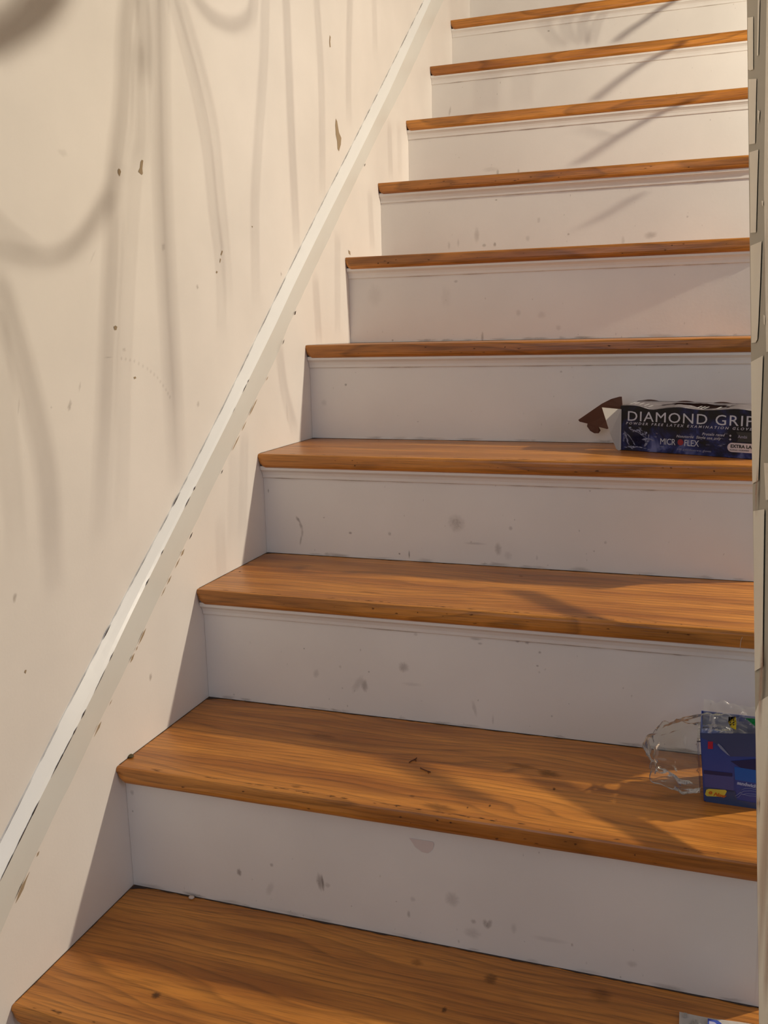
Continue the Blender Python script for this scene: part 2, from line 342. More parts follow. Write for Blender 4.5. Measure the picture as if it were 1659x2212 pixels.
# ------------------------------------------------------------------ the staircase: treads and risers with their cove mouldings
stair = empty('staircase', (0.42, 0.0, FLOOR))
tag(stair, 'staircase of varnished orange oak treads with scuffed white painted risers', 'staircase')
off = V((0.42, 0.0, FLOOR))
def rel(o):
    o.location = -off; return o
RISER_MARKS = {  # px u, v, width, height, tilt, strength, material (1 scuff, 2 stain)
 1: [(517, 1884, 9, 14, 0, .9, 1), (587, 1868, 7, 8, 0, .6, 1), (692, 1905, 14, 34, 8, .75, 1), (697, 1906, 5, 30, 6, .9, 1), (708, 1912, 12, 10, 0, .35, 1), (977, 1942, 26, 28, 0, .35, 1), (883, 1974, 6, 14, 0, .5, 1), (892, 1942, 10, 10, 0, .3, 1),
     (1023, 1990, 10, 9, 0, .5, 1), (1050, 1996, 10, 18, 18, .6, 1), (1057, 1996, 10, 18, -18, .6, 1), (1020, 2015, 30, 20, 0, .25, 1), (1110, 2005, 10, 20, 0, .25, 1), (583, 1920, 12, 30, -25, .25, 1), (1365, 2082, 18, 12, 0, .3, 1), (650, 1975, 160, 6, 0, .15, 1), (1190, 2030, 60, 10, 0, .2, 1),
     (910, 1820, 44, 24, -10, .0, 2), (268, 1707, 8, 8, 0, .7, 1), (286, 1712, 8, 10, 0, .4, 1), (287, 1752, 3, 4, 0, .8, 1)],
 2: [(872, 1441, 20, 20, 0, .55, 1), (787, 1480, 14, 26, 12, .6, 1), (772, 1478, 14, 40, -30, .3, 1), (683, 1455, 12, 18, -20, .3, 1), (657, 1401, 3, 3, 0, 1, 1), (797, 1451, 4, 4, 0, .7, 1), (1028, 1380, 24, 6, 0, .5, 1), (1037, 1390, 10, 5, 0, .5, 1), (1118, 1383, 8, 9, 0, .9, 1), (1139, 1388, 8, 7, 0, .6, 1),
     (1166, 1409, 6, 5, 0, .6, 1), (1161, 1438, 5, 4, 0, .8, 1), (1165, 1452, 5, 5, 0, .3, 1), (1025, 1530, 8, 30, 15, .3, 1), (1065, 1555, 4, 20, 0, .3, 1), (890, 1478, 40, 8, 0, .2, 1), (950, 1562, 30, 6, 0, .5, 1), (1055, 1586, 30, 5, 0, .4, 1), (1150, 1598, 30, 5, 0, .4, 1), (735, 1440, 6, 6, 0, .3, 1), (898, 1370, 8, 7, 0, .3, 1)],
 3: [(986, 1130, 32, 32, 0, .45, 1), (986, 1130, 20, 20, 0, .12, 1), (757, 1151, 7, 5, 0, .8, 1), (842, 1153, 7, 8, 0, .5, 1), (863, 1196, 4, 4, 0, 1, 1), (884, 1198, 3, 16, 0, 1, 1), (1027, 1174, 40, 5, 0, .35, 1), (1076, 1186, 14, 24, 0, .45, 1), (1103, 1141, 8, 8, 0, .4, 1), (1308, 1172, 6, 6, 0, .4, 1), (1160, 1205, 4, 10, 0, .3, 1), (1098, 1200, 16, 18, 0, .2, 1), (700, 1118, 4, 3, 0, .6, 1),
     (644, 1122, 6, 14, 38, .8, 1), (650, 1135, 6, 16, 16, .7, 1), (653, 1150, 5, 18, 0, .5, 1), (650, 1166, 4, 20, -10, .6, 1), (580, 1060, 3, 8, 0, .7, 1), (1476, 1252, 4, 4, 0, .7, 1)],
 4: [(747, 831, 5, 5, 0, .8, 1), (657, 878, 4, 3, 0, .8, 1), (669, 815, 3, 14, 0, .5, 1), (1212, 803, 5, 4, 0, .5, 1), (700, 870, 12, 12, 0, .2, 1)],
 5: [(1042, 728, 5, 20, 0, .6, 1), (1120, 676, 10, 12, 0, .25, 1), (1170, 680, 16, 14, 0, .2, 1), (963, 640, 20, 40, 0, .1, 1), (985, 608, 8, 5, 0, .4, 1), (848, 735, 4, 4, 0, .8, 1), (1206, 708, 10, 10, 0, .25, 1), (810, 640, 30, 40, 0, .12, 1)],
 6: [(1030, 508, 10, 26, 0, .35, 1), (1046, 530, 8, 6, 0, .5, 1), (1069, 528, 5, 8, 0, .8, 1), (1140, 515, 8, 10, 0, .3, 1), (1164, 475, 6, 10, 0, .3, 1), (1228, 506, 4, 4, 0, .7, 1), (1072, 432, 4, 3, 0, .8, 1), (1405, 508, 22, 12, 10, .45, 1), (1346, 520, 6, 16, 0, .3, 1), (970, 530, 5, 14, 0, .3, 1), (1485, 468, 4, 4, 0, .5, 1), (990, 525, 4, 14, 0, .3, 1)],
 7: [(1075, 372, 5, 10, 0, .5, 1), (1120, 370, 4, 8, 0, .5, 1), (1060, 366, 30, 8, 0, .2, 1)],
 8: [(972, 240, 4, 16, -10, .4, 1), (1050, 150, 4, 4, 0, .6, 1)],
 9: [(1185, 67, 4, 3, 0, .8, 1), (1260, 40, 16, 4, 0, .5, 2)],
}
def tread(k):
    y0, z0 = YN[k], ZN[k]; yb = YN.get(k+1, y0+0.24)+NOSE+0.012
    prof = []
    r = THK/2
    # nosing: softened arris on top, flat face, rounder underside (listed from below upwards)
    for dy, dz in ((.0105, -THK), (.0060, -.0256), (.0028, -.0236), (.0009, -.0205), (0, -.0165), (0, -.0062), (.0005, -.0032), (.0018, -.0011), (.0042, 0)):
        prof.append((y0+dy, z0+dz))
    prof += [(yb, z0), (yb, z0-THK)]
    rings = []
    rr = random.Random(k)
    xs = [(0.0006, .011), (0.003, .0055), (0.007, .002), (0.012, 0.0)] + [(0.012+(WR-.0125)*i/24, 0) for i in range(1, 25)]
    for x, up in xs:
        j = rr.uniform(-.0004, .0004) if k < 5 else 0
        rings.append([V((x, y+(up*.25 if i < 5 else 0)+(j if i < 9 else 0), z+(up*max(0, 1-(z-(z0-THK))/THK*1.4)))) for i, (y, z) in enumerate(prof)])
    bm = bmesh.new(); soft_layer(bm); loft(bm, rings)
    for f in bm.faces: f.smooth = False
    # broken dark joint at the foot of the riser and along the wall
    yr = YN.get(k+1, y0+.24)+NOSE
    n = 150; vu, vd = [], []
    for i in range(n+1):
        x = 0.002+(WR-.004)*i/n
        a = max(0.0003, 0.0022+0.0026*noise.noise(V((x*38, k*5.1, 0)))+rr.uniform(-.0007, .0007)) + (0.011*math.exp(-x/0.010))
        vu.append(bm.verts.new((x, yr+.0005, z0+.0004))); vd.append(bm.verts.new((x, yr-a, z0+.0004)))
    for i in range(n): bm.faces.new((vd[i], vd[i+1], vu[i+1], vu[i])).material_index = 1
    n = 30; vu, vd = [], []
    for i in range(n+1):
        y = y0+.008+(yr-y0-.008)*i/n
        a = 0.0012+0.0010*noise.noise(V((y*60, k*3.3, 7)))
        vu.append(bm.verts.new((0.0004, y, z0+.0004))); vd.append(bm.verts.new((0.0004+a, y, z0+.0004)))
    for i in range(n): bm.faces.new((vd[i], vd[i+1], vu[i+1], vu[i])).material_index = 1
    # worn dark spots along the nosing arris
    if k <= 6:
        for _ in range(46 if k < 4 else 22):
            x = rr.gauss(.45, .2) if rr.random() < .6 else rr.uniform(.03, .82)
            if not .02 < x < .83: continue
            blob(bm, V((x, y0+rr.uniform(.006, .010), z0+.0003)), V((1, 0, 0)), V((0, 1, 0)), rr.uniform(.001, .009), rr.uniform(.0006, .0016), 2, rr.uniform(.35, .9), .4, 9, rr.randint(0, 9999))
        for _ in range(14):
            x = rr.uniform(.05, .8)
            blob(bm, V((x, y0-.0004, z0-THK/2+rr.uniform(-.006, .007))), V((1, 0, 0)), V((0, 0, 1)), rr.uniform(.001, .004), rr.uniform(.0006, .0018), 2, rr.uniform(.4, .9), .4, 9, rr.randint(0, 9999))
    TM = {0: [(337, 2150, 22, 8, .9), (1060, 2115, 30, 14, .55), (960, 2182, 12, 8, .8), (900, 2080, 30, 10, .35), (1300, 2150, 50, 20, .3)],
          1: [(1185, 1672, 60, 14, .5), (1197, 1705, 8, 6, .9), (950, 1745, 90, 14, .45), (1010, 1745, 4, 4, 1), (1058, 1741, 5, 5, 1), (890, 1720, 14, 5, .4), (640, 1700, 30, 6, .4), (1130, 1655, 80, 8, .4), (700, 1590, 70, 10, .25)],
          2: [(518, 1235, 6, 4, .9), (1115, 1350, 20, 4, .9), (800, 1280, 60, 8, .25), (1125, 1245, 12, 6, .4)], 3: [(818, 953, 5, 3, .9), (540+150, 965, 6, 3, .4)]}
    for (u, v, a, b, c) in TM.get(k, []):
        p = inv(u, v, 2, z0); s = (p-CAM).length/FPX
        blob(bm, V((p.x, p.y, z0+.0004)), V((1, -.1, 0)), V((0, 1, 0)), a*s/2, b*s/2*2.4, 2, c*.75, .2, 20, u)
    return rel(obj('tread', bm, [M['oak'], M['dirt'], M['grime']], stair))
M['grime'] = soft_mark('dark_wear_mark', (0.07, 0.04, 0.025))
def riser(k):
    yr = YN[k]+NOSE; z0 = ZN[k-1] if k-1 in ZN else FLOOR; z1 = ZN[k]-THK
    bm = bmesh.new(); L = soft_layer(bm)
    nx = 20; rr = random.Random(100+k)
    box(bm, (0.0003, yr, z0+.0006), (WR-.0005, yr+.012, z1+.004))
    for (u, v, a, b, g, c, mi) in RISER_MARKS.get(k, []):
        p = inv(u, v, 1, yr); s = (p-CAM).length/FPX*1.05; ang = math.radians(g)
        U = V((math.cos(ang), 0, math.sin(ang))); W = V((-math.sin(ang), 0, math.cos(ang)))
        blob(bm, V((p.x, yr-.0004, p.z)), U, W, max(a, 3)*s/2*1.25, max(b, 3)*s/2*1.25, mi, c, .13, 22, u+v)
    for _ in range(26):   # fine specks
        blob(bm, V((rr.uniform(.03, .82), yr-.0004, z0+rr.random()**1.7*(z1-z0))), V((1, 0, 0)), V((0, 0, 1)), rr.uniform(.0007, .0018), rr.uniform(.0007, .003), 1, rr.uniform(.2, .6), .4, 8, rr.randint(0, 9999))
    # grime fading up from the joint
    for _ in range(16):
        blob(bm, V((rr.uniform(.02, .83), yr-.0004, z0+.003)), V((1, 0, 0)), V((0, 0, 1)), rr.uniform(.006, .03), rr.uniform(.002, .0045), 1, rr.uniform(.2, .5), .4, 10, rr.randint(0, 9999))
    if k == 1:
        pts = [(884, 1810), (936, 1818), (938, 1824), (935, 1834), (925, 1843), (912, 1840), (897, 1829), (890, 1818)]
        poly(bm, [V((q.x, yr-.0005, q.z)) for q in [inv(u, v, 1, yr) for u, v in pts]], 3)
    o = rel(obj('riser', bm, [M['riser'], M['scuff'], M['stain'], M['patch']], stair))
    if k >= 2:
        h = 0.0195
        P = [(0.0, -h), (-.0028, -h), (-.0036, -h+.0012), (-.0042, -h+.006), (-.0062, -h+.011), (-.0098, -.0050), (-.0108, -.0042), (-.0125, -.0038), (-.0128, -.0005), (-.0128, .003), (0.002, .003)]
        n = 40
        rings = []
        for i in range(n+1):
            x = .0006+(WR-.0012)*i/n
            j = rr.uniform(-.00025, .00025)
            rings.append([V((x, yr+py+(j if 0 < q < 9 else 0), z1+pz)) for q, (py, pz) in enumerate(P)])
        bm = bmesh.new(); soft_layer(bm); loft(bm, rings)
        for _ in range(14):
            x = rr.uniform(.03, .8); Ln = rr.uniform(.01, .05)
            blob(bm, V((x, yr-.0035, z1-h-.0002)), V((1, 0, 0)), V((0, 0, 1)), Ln, .0009, 1, rr.uniform(.4, .9), .3, 10, rr.randint(0, 9999))
        m_ = obj('cove_moulding', bm, [M['riser'], M['scuff']], o)
    return o
M['patch'] = nmat('bare_primer_patch', (0.68, 0.58, 0.53), 0.6)[0]
for k in range(-2, 13): tread(k)
for k in range(-2, 13): riser(k)
bm = bmesh.new(); box(bm, (0, YN[12]+.2, ZN[12]-.2), (WR, 4.1, ZN[12]-.0)); rel(obj('landing', bm, M['oak'], stair))
# carcass under the treads keeps light from leaking through
bm = bmesh.new()
pf = []
for k in range(-2, 13):
    pf += [(YN[k]+.035, (ZN[k-1] if k > -2 else FLOOR+.001)-.03 if k > -2 else FLOOR+.001), (YN[k]+.035, ZN[k]-.03)]
pf += [(YN[12]+.2, ZN[12]-.03), (YN[12]+.2, FLOOR+.001)]
loft(bm, [[V((x, y, z)) for y, z in pf] for x in (0.001, WR+.006)])
rel(obj('carcass', bm, M['riser'], stair))

# ------------------------------------------------------------------ lettering helper
def text(name, s, size, mat, parent, loc, rot, squash=1.0, extrude=0.00015, spacing=1.0, offset=0.0, shear=0.0):
    c = bpy.data.curves.new(name, 'FONT'); c.body = s; c.size = size; c.extrude = extrude; c.space_character = spacing; c.offset = offset; c.shear = shear; c.resolution_u = 3
    t = bpy.data.objects.new(name, c); COL.objects.link(t)
    dg = bpy.context.evaluated_depsgraph_get(); me = bpy.data.meshes.new_from_object(t.evaluated_get(dg))
    COL.objects.unlink(t); bpy.data.objects.remove(t)
    me.materials.clear(); me.materials.append(mat)
    o = bpy.data.objects.new(name, me); COL.objects.link(o); o.parent = parent; o.location = loc; o.rotation_euler = rot; o.scale = (squash, 1, 1)
    return o
def flat(name, c, rough=0.4): 
    m = nmat(name, c, rough)[0]; M[name] = m; return m

# ------------------------------------------------------------------ dark blue glove box, fourth step
def box_print():
    m, t, b = nmat('glove_box_print', (0.02, 0.02, 0.05), 0.5, 0.3)
    mp = coords(t, (1, 1, 1)); nz = N(t, 'ShaderNodeTexNoise', Scale=26.0, Detail=4.0, Roughness=.6, Distortion=.5); t.links.new(mp.outputs[0], nz.inputs['Vector'])
    r = ramp(t, [(0.46, (0.004, 0.004, 0.007)), (0.56, (0.008, 0.010, 0.05)), (0.66, (0.02, 0.03, 0.14)), (0.80, (0.15, 0.17, 0.36))])
    sep = N(t, 'ShaderNodeSeparateXYZ'); t.links.new(mp.outputs[0], sep.inputs[0])
    # blue clouding toward the lower left of the panel, black at the top
    mz = N(t, 'ShaderNodeMath', _operation='MULTIPLY_ADD'); mz.inputs[1].default_value = -2.4; mz.inputs[2].default_value = 0.12; t.links.new(sep.outputs['Z'], mz.inputs[0])
    ad = N(t, 'ShaderNodeMath', _operation='ADD'); t.links.new(nz.outputs['Fac'], ad.inputs[0]); t.links.new(mz.outputs[0], ad.inputs[1])
    t.links.new(ad.outputs[0], r.inputs[0]); t.links.new(r.outputs[0], b.inputs['Base Color'])
    return m
M['gprint'] = box_print()
flat('box_silver', (0.50, 0.50, 0.60), 0.35); flat('box_inside', (0.10, 0.045, 0.03), 0.8); flat('box_board', (0.60, 0.56, 0.48), 0.8)
flat('box_pale', (0.62, 0.55, 0.58), 0.5); flat('box_red', (0.25, 0.01, 0.02), 0.5); flat('ink_black', (0.02, 0.02, 0.02), 0.5); flat('box_top', (0.40, 0.36, 0.38), 0.3)
flat('print_grey', (0.30, 0.30, 0.42), .4)
gb = empty('glove_box', (0.6275, 0.8795, ZN[3]), math.radians(-22.5))
tag(gb, 'open dark blue cardboard glove box with torn top lying on a higher stair tread', 'box')
GL, GD, GH = 0.2400, 0.082, 0.0775     # local: +x along front, +y to the back, z up
bm = bmesh.new()
n = 40
rr = random.Random(5)
front_lo = []; front_hi = []; 
def toph(x): return GH + 0.0016*math.sin(x*70) - 0.0035*math.exp(-((x-.056)/.016)**2) - 0.0015*math.exp(-((x-.13)/.02)**2)
# front panel with a wavy worn top edge, thickness 0.6 mm
def panel(bm, f, n, th, mi=0, mi_in=1):
    A = [[bm.verts.new(f(i/n, j)) for j in (0, 1)] for i in range(n+1)]
    B = [[bm.verts.new(f(i/n, j)+th) for j in (0, 1)] for i in range(n+1)]
    for i in range(n):
        bm.faces.new((A[i][0], A[i+1][0], A[i+1][1], A[i][1])).material_index = mi
        bm.faces.new((B[i][0], B[i][1], B[i+1][1], B[i+1][0])).material_index = mi_in
        bm.faces.new((A[i][1], A[i+1][1], B[i+1][1], B[i][1])).material_index = mi_in
        bm.faces.new((A[i][0], B[i][0], B[i+1][0], A[i+1][0])).material_index = mi_in
    for i in (0, n): bm.faces.new((A[i][0], A[i][1], B[i][1], B[i][0])).material_index = mi_in
panel(bm, lambda s, j: V((s*GL, -.0015*math.sin(s*9)*0, (0.0005 if j == 0 else toph(s*GL)))), n, V((0, .0006, 0)))
panel(bm, lambda s, j: V((s*GL, GD, (0.0005 if j == 0 else GH+.004+.002*math.sin(s*23)))), n, V((0, -.0006, 0)))
panel(bm, lambda s, j: V((GL, s*GD, (0.0005 if j == 0 else GH))), 4, V((-.0006, 0, 0)))
panel(bm, lambda s, j: V((s*GL, j*GD, .0006)), 4, V((0, 0, .0006)), 1, 1)
obj('carton', bm, [M['gprint'], M['box_inside']], gb)
# torn, crumpled top panel with the dispensing hole
bm = bmesh.new(); nx, ny = 48, 12; G = {}
for i in range(nx+1):
    for j in range(ny+1):
        x = GL*i/nx; y = GD*j/ny
        z = toph(x)*(1-j/ny)+(GH+.004)*(j/ny) + (0.004*noise.noise(V((x*45, y*60, 3)))+.006*noise.noise(V((x*18, y*22, 9))))*math.sin(math.pi*j/ny)
        G[i, j] = bm.verts.new((x, y, z))
for i in range(nx):
    for j in range(ny):
        cx, cy = (i+.5)/nx, (j+.5)/ny
        hole = ((cx-.52)/.30)**2+((cy-.58)/(.26+.12*noise.noise(V((cx*14, 3, 1)))))**2 < 1
        if hole: continue
        f = bm.faces.new((G[i, j], G[i+1, j], G[i+1, j+1], G[i, j+1])); f.material_index = 0; f.smooth = True
bmesh.ops.solidify(bm, geom=bm.faces[:], thickness=.0005)
obj('torn_top', bm, [M['box_top']], gb)
# white slashes painted as glints on the crumpled top edge
flat('glint_white', (0.85, 0.85, 0.85), .3)
for x in (.014, .022, .031, .040, .047, .133, .139, .145, .166):
    bm = bmesh.new(); z = toph(x)+.0022; poly(bm, [V((x, .006, z)), V((x+.003, .006, z)), V((x+.0065, .017, z+.0022)), V((x+.0035, .017, z+.0022))], 0)
    bmesh.ops.solidify(bm, geom=bm.faces[:], thickness=.0002); obj('glint_slash', bm, M['glint_white'], gb)
# end flap folded out: brown inside with a locking tab, and a pale dust flap
def flap_from_px(name, pts, yplane, mats, tilt=0.0, th=.0006):
    """flap outline surveyed on the plane through the box end"""
    R = Matrix.Rotation(-gb.rotation_euler.z, 3, 'Z')
    bm = bmesh.new(); q = []
    for (u, v), yy in zip(pts, yplane):
        p = inv(u, v, 1, yy); q.append(R @ (p-V(gb.location)))
    f = bm.faces.new([bm.verts.new(p) for p in q]); bm.normal_update()
    bmesh.ops.solidify(bm, geom=[f], thickness=th)
    return obj(name, bm, mats, gb)
y0_ = 0.8795
flap_from_px('tuck_flap', [(1343, 857), (1338, 857), (1320, 862), (1300, 872), (1249, 907), (1252, 911), (1269, 915), (1268, 921), (1275, 931), (1284, 936), (1293, 936), (1297, 930), (1293, 922), (1312, 927), (1345, 900), (1345, 880)],
             [.885, .885, .89, .90, .935, .935, .93, .93, .93, .93, .925, .925, .92, .91, .885, .885], [M['box_inside']])
flap_from_px('dust_flap', [(1300, 880), (1342, 884), (1341, 971), (1336, 973), (1331, 970), (1318, 937)], [.862, .8785, .8785, .877, .874, .866], [M['box_board']])
FR = (math.pi/2, 0, 0)
Z = -0.0005
M['letters'] = flat('letter_silver', (0.50, 0.52, 0.60), .4)
text('title_lettering', 'DIAMOND GRIP', .0240, M['letters'], gb, (.0125, Z, .0525), FR, 1.16, .0002, 1.12)
flat('box_print_small', (0.42, 0.42, 0.50), .4)
text('subtitle_lettering', 'POWDER FREE LATEX EXAMINATION GLOVES', .0058, M['box_print_small'], gb, (.0110, Z, .0462), FR, 1.22, .0002, 1.6, .00012, .25)
text('maker_lettering', 'MICR', .0150, M['letters'], gb, (.0745, Z, .0150), FR, .82, .0002, .95)
text('maker_lettering', 'FLEX', .0150, M['letters'], gb, (.1170, Z, .0150), FR, .82, .0002, .95)
bm = bmesh.new()
for i in range(3):
    bmesh.ops.create_circle(bm, cap_ends=True, radius=.0052-.0, segments=20, matrix=Matrix.Translation((.1110, Z-.0001, .0205)) @ Matrix.Rotation(math.pi/2, 4, 'X')) if i == 0 else None
obj('round_emblem', bm, M['box_red'], gb)
text('small_lettering', 'Protein rated', .0062, M['box_print_small'], gb, (.147, Z, .0345), FR, 1, .0002, 1.1, .0001, .3)
text('small_lettering', 'Nonsterile  Single use only', .0062, M['box_print_small'], gb, (.103, Z, .0285), FR, 1, .0002, 1.1, .0001, .3)
text('small_lettering', '100 ambidextrous gloves', .0050, M['print_grey'], gb, (.105, Z, .0070), FR, 1, .0002, 1.15)
text('small_lettering', 'Ambi', .0070, M['print_grey'], gb, (.206, Z, .0330), FR)
bm = bmesh.new()
for (x, z) in ((.194, .0362), (.194, .0302)):
    poly(bm, [V((x, Z, z-.002)), V((x+.002, Z, z)), V((x, Z, z+.002)), V((x-.002, Z, z))], 0)
poly(bm, [V((.205, Z+.0001, .027)), V((.238, Z+.0001, .027)), V((.238, Z+.0001, .043)), V((.203, Z+.0001, .043)), V((.208, Z+.0001, .034))], 1)
obj('front_marks', bm, [M['box_print_small'], M['ink_black']], gb)
bm = bmesh.new()
pts = [V((.190+.0075-.0075*math.sin(a), Z, .0175+.0075*math.cos(a))) for a in [math.pi*i/10 for i in range(11)]]
poly(bm, [V((.239, Z, .025))]+pts+[V((.239, Z, .010))], 0)
lb = obj('size_label', bm, M['box_pale'], gb)
text('size_lettering', 'EXTRA LARGE', .0072, M['ink_black'], gb, (.195, Z-.0003, .0172), FR, 1, .0001, 1.05, .0003)
text('size_lettering', 'XLARGE / XGRANDE', .0032, M['ink_black'], gb, (.194, Z-.0003, .0125), FR, 1, .0001, 1.05)
# swirling gem picture, lower left
bm = bmesh.new(); L = soft_layer(bm)
rr = random.Random(11)
M['gem'] = soft_mark('gem_print_pale', (0.42, 0.45, 0.62)); M['gemd'] = soft_mark('gem_print_dark', (0.01, 0.008, 0.03))
cx, cz = .030, .0235
blob(bm, V((cx+.006, Z, cz-.006)), V((1, 0, 0)), V((0, 0, 1)), .019, .013, 1, .95, .3, 16, 4)
for i in range(34):
    a = rr.uniform(0, 2*math.pi); r_ = rr.uniform(.7, 1.15)
    p = V((cx+.022*math.cos(a)*r_, Z-.0001, cz+.0165*math.sin(a)*r_)); tn = a+math.pi/2+rr.uniform(-.4, .4)
    blob(bm, p, V((math.cos(tn), 0, math.sin(tn))), V((-math.sin(tn), 0, math.cos(tn))), rr.uniform(.002, .007), rr.uniform(.0008, .0022), 0, rr.uniform(.3, .95), .4, 9, i)
for (a, b) in [((.010, .032), (.028, .012)), ((.020, .038), (.050, .022)), ((.045, .021), (.062, .020)), ((.012, .006), (.055, .004))]:
    for i in range(7):
        f = i/6; p = V((a[0]+(b[0]-a[0])*f, Z-.0002, a[1]+(b[1]-a[1])*f+.003*math.sin(f*3)))
        d = V((b[0]-a[0], 0, b[1]-a[1])).normalized(); blob(bm, p, d, V((-d.z, 0, d.x)), .005, .0012, 0, rr.uniform(.3, .9), .4, 9, i+50)
for i in range(22):
    p = V((rr.uniform(.06, .19), Z-.0001, rr.uniform(.006, .04))); blob(bm, p, V((1, 0, 0)), V((0, 0, 1)), rr.uniform(.002, .007), rr.uniform(.0008, .002), 0, rr.uniform(.1, .35), .4, 9, i+90)
obj('gem_picture', bm, [M['gem'], M['gemd']], gb)

# ------------------------------------------------------------------ small blue carton in clear film, second step
sb = empty('sandwich_bag_box', (0.7815, 0.366, ZN[1]), math.radians(-1.5))
tag(sb, 'small blue carton in crinkled clear film on the second tread, by the right wall', 'box')
SW, SD, SH = 0.069, 0.072, 0.0915
flat('blue_card', (0.030, 0.060, 0.27), .35); flat('blue_deep', (0.010, 0.016, 0.085), .35); flat('blue_bright', (0.004, 0.10, 0.42), .35); flat('blue_violet', (0.055, 0.07, 0.24), .35)
flat('blue_slate', (0.030, 0.060, 0.15), .35); flat('tag_yellow', (0.62, 0.52, 0.06), .4); flat('ink_orange', (0.55, 0.13, 0.01), .4); flat('tag_red', (0.42, 0.01, 0.035), .4)
flat('green_card', (0.02, 0.26, 0.11), .4); flat('print_white', (0.35, 0.42, 0.62), .4)
bm = bmesh.new()
# leaning upright: slightly wider at the top, open dented rim
def q3(x, y, z): return V((x-(.0085*(z/SH)), y, z))
cor = [(0, 0), (SW, 0), (SW, SD), (0, SD)]
def leanbox(a, b):
    n0 = len(bm.verts); box(bm, a, b); bm.verts.ensure_lookup_table()
    for v in bm.verts[n0:]: v.co = q3(*v.co)
leanbox((0, 0, .0005), (SW, .0006, SH)); leanbox((0, SD-.0006, .0005), (SW, SD, SH)); leanbox((0, 0, .0005), (.0006, SD, SH)); leanbox((SW-.0006, 0, .0005), (SW, SD, SH)); leanbox((0, 0, .0005), (SW, SD, .0012))
obj('carton', bm, M['blue_card'], sb)
bm = bmesh.new()
poly(bm, [q3(.004, .002, SH-.022), q3(SW-.004, .002, SH-.026), q3(SW-.004, SD-.003, SH-.030), q3(.004, SD-.003, SH-.026)], 0)
bmesh.ops.solidify(bm, geom=bm.faces[:], thickness=.0008); obj('inner_flap', bm, M['box_board'], sb)
z_ = -.0004
def on_px(bm, pts, yy, mi):
    R_ = Matrix.Rotation(-sb.rotation_euler.z, 3, 'Z')
    return poly(bm, [R_ @ (inv(u, v, 1, yy)-V(sb.location)) for u, v in pts], mi)
def loc_px(u, v, yy=.3650): return Matrix.Rotation(-sb.rotation_euler.z, 3, 'Z') @ (inv(u, v, 1, yy)-V(sb.location))
def facep(pts, mi, d=0):
    """outline surveyed on the front of the carton"""
    q = [loc_px(u, v) for u, v in pts]
    poly(bm, [V((p.x, z_-d, p.z)) for p in q], mi)
bm = bmesh.new()
facep([(1521, 1672), (1585, 1676), (1585, 1712), (1523, 1700)], 2)
facep([(1520, 1664), (1582, 1670), (1582, 1678), (1520, 1672)], 0)
facep([(1522, 1700), (1588, 1708), (1592, 1727), (1640, 1735), (1640, 1752), (1524, 1733)], 4)
facep([(1586, 1656), (1640, 1664), (1640, 1692), (1588, 1684)], 1, .0001)
facep([(1588, 1684), (1640, 1692), (1640, 1728), (1592, 1718)], 3, .0001)
facep([(1578, 1644), (1640, 1638), (1640, 1664), (1600, 1658)], 0, .0002)
facep([(1513, 1584), (1640, 1584), (1640, 1634), (1577, 1634), (1545, 1606), (1514, 1594)], 5, 0)
facep([(1529, 1602), (1540, 1602), (1540, 1618), (1529, 1618)], 6, .0003)
obj('front_print', bm, [M['blue_deep'], M['blue_bright'], M['blue_violet'], M['blue_card'], M['blue_slate'], flat('blue_grey', (.045, .06, .15), .35), M['tag_red']], sb)
bm = bmesh.new()
facep([(1526, 1706), (1531, 1704), (1567, 1706), (1570, 1709), (1565, 1719), (1561, 1721), (1527, 1720), (1523, 1716)], 0, .0004)
obj('price_flash', bm, M['tag_yellow'], sb)
def tpx(name, s_, u, v, size, mat, **k):
    p = loc_px(u, v); return text(name, s_, size, mat, sb, (p.x, z_-.0007, p.z), (math.pi/2, math.radians(4), 0), k.get('sq', 1), .0001, k.get('sp', 1), k.get('of', 0), k.get('sh', 0))
tpx('price_lettering', '9', 1528, 1717.5, .0085, M['ink_orange'], of=.0004, sh=.3)
tpx('price_lettering', 'Now', 1541, 1718, .0066, M['ink_orange'], of=.0003, sh=.4)
tpx('side_lettering', 'sandwich', 1592, 1693, .0062, M['print_white'], of=.0003)
bm = bmesh.new()
for L_ in ([(1597, 1712), (1601, 1705), (1610, 1702), (1622, 1702), (1640, 1706)], [(1600, 1713), (1606, 1708), (1622, 1707), (1640, 1710)], [(1604, 1716), (1612, 1713), (1640, 1715)],
           [(1601, 1710), (1596, 1714), (1588, 1719), (1590, 1723), (1595, 1721), (1602, 1714), (1618, 1718), (1640, 1719)]):
    tube(bm, [V((loc_px(u, v).x, z_-.0006, loc_px(u, v).z)) for u, v in L_], .0002, 4)
obj('bag_drawing', bm, M['print_white'], sb)
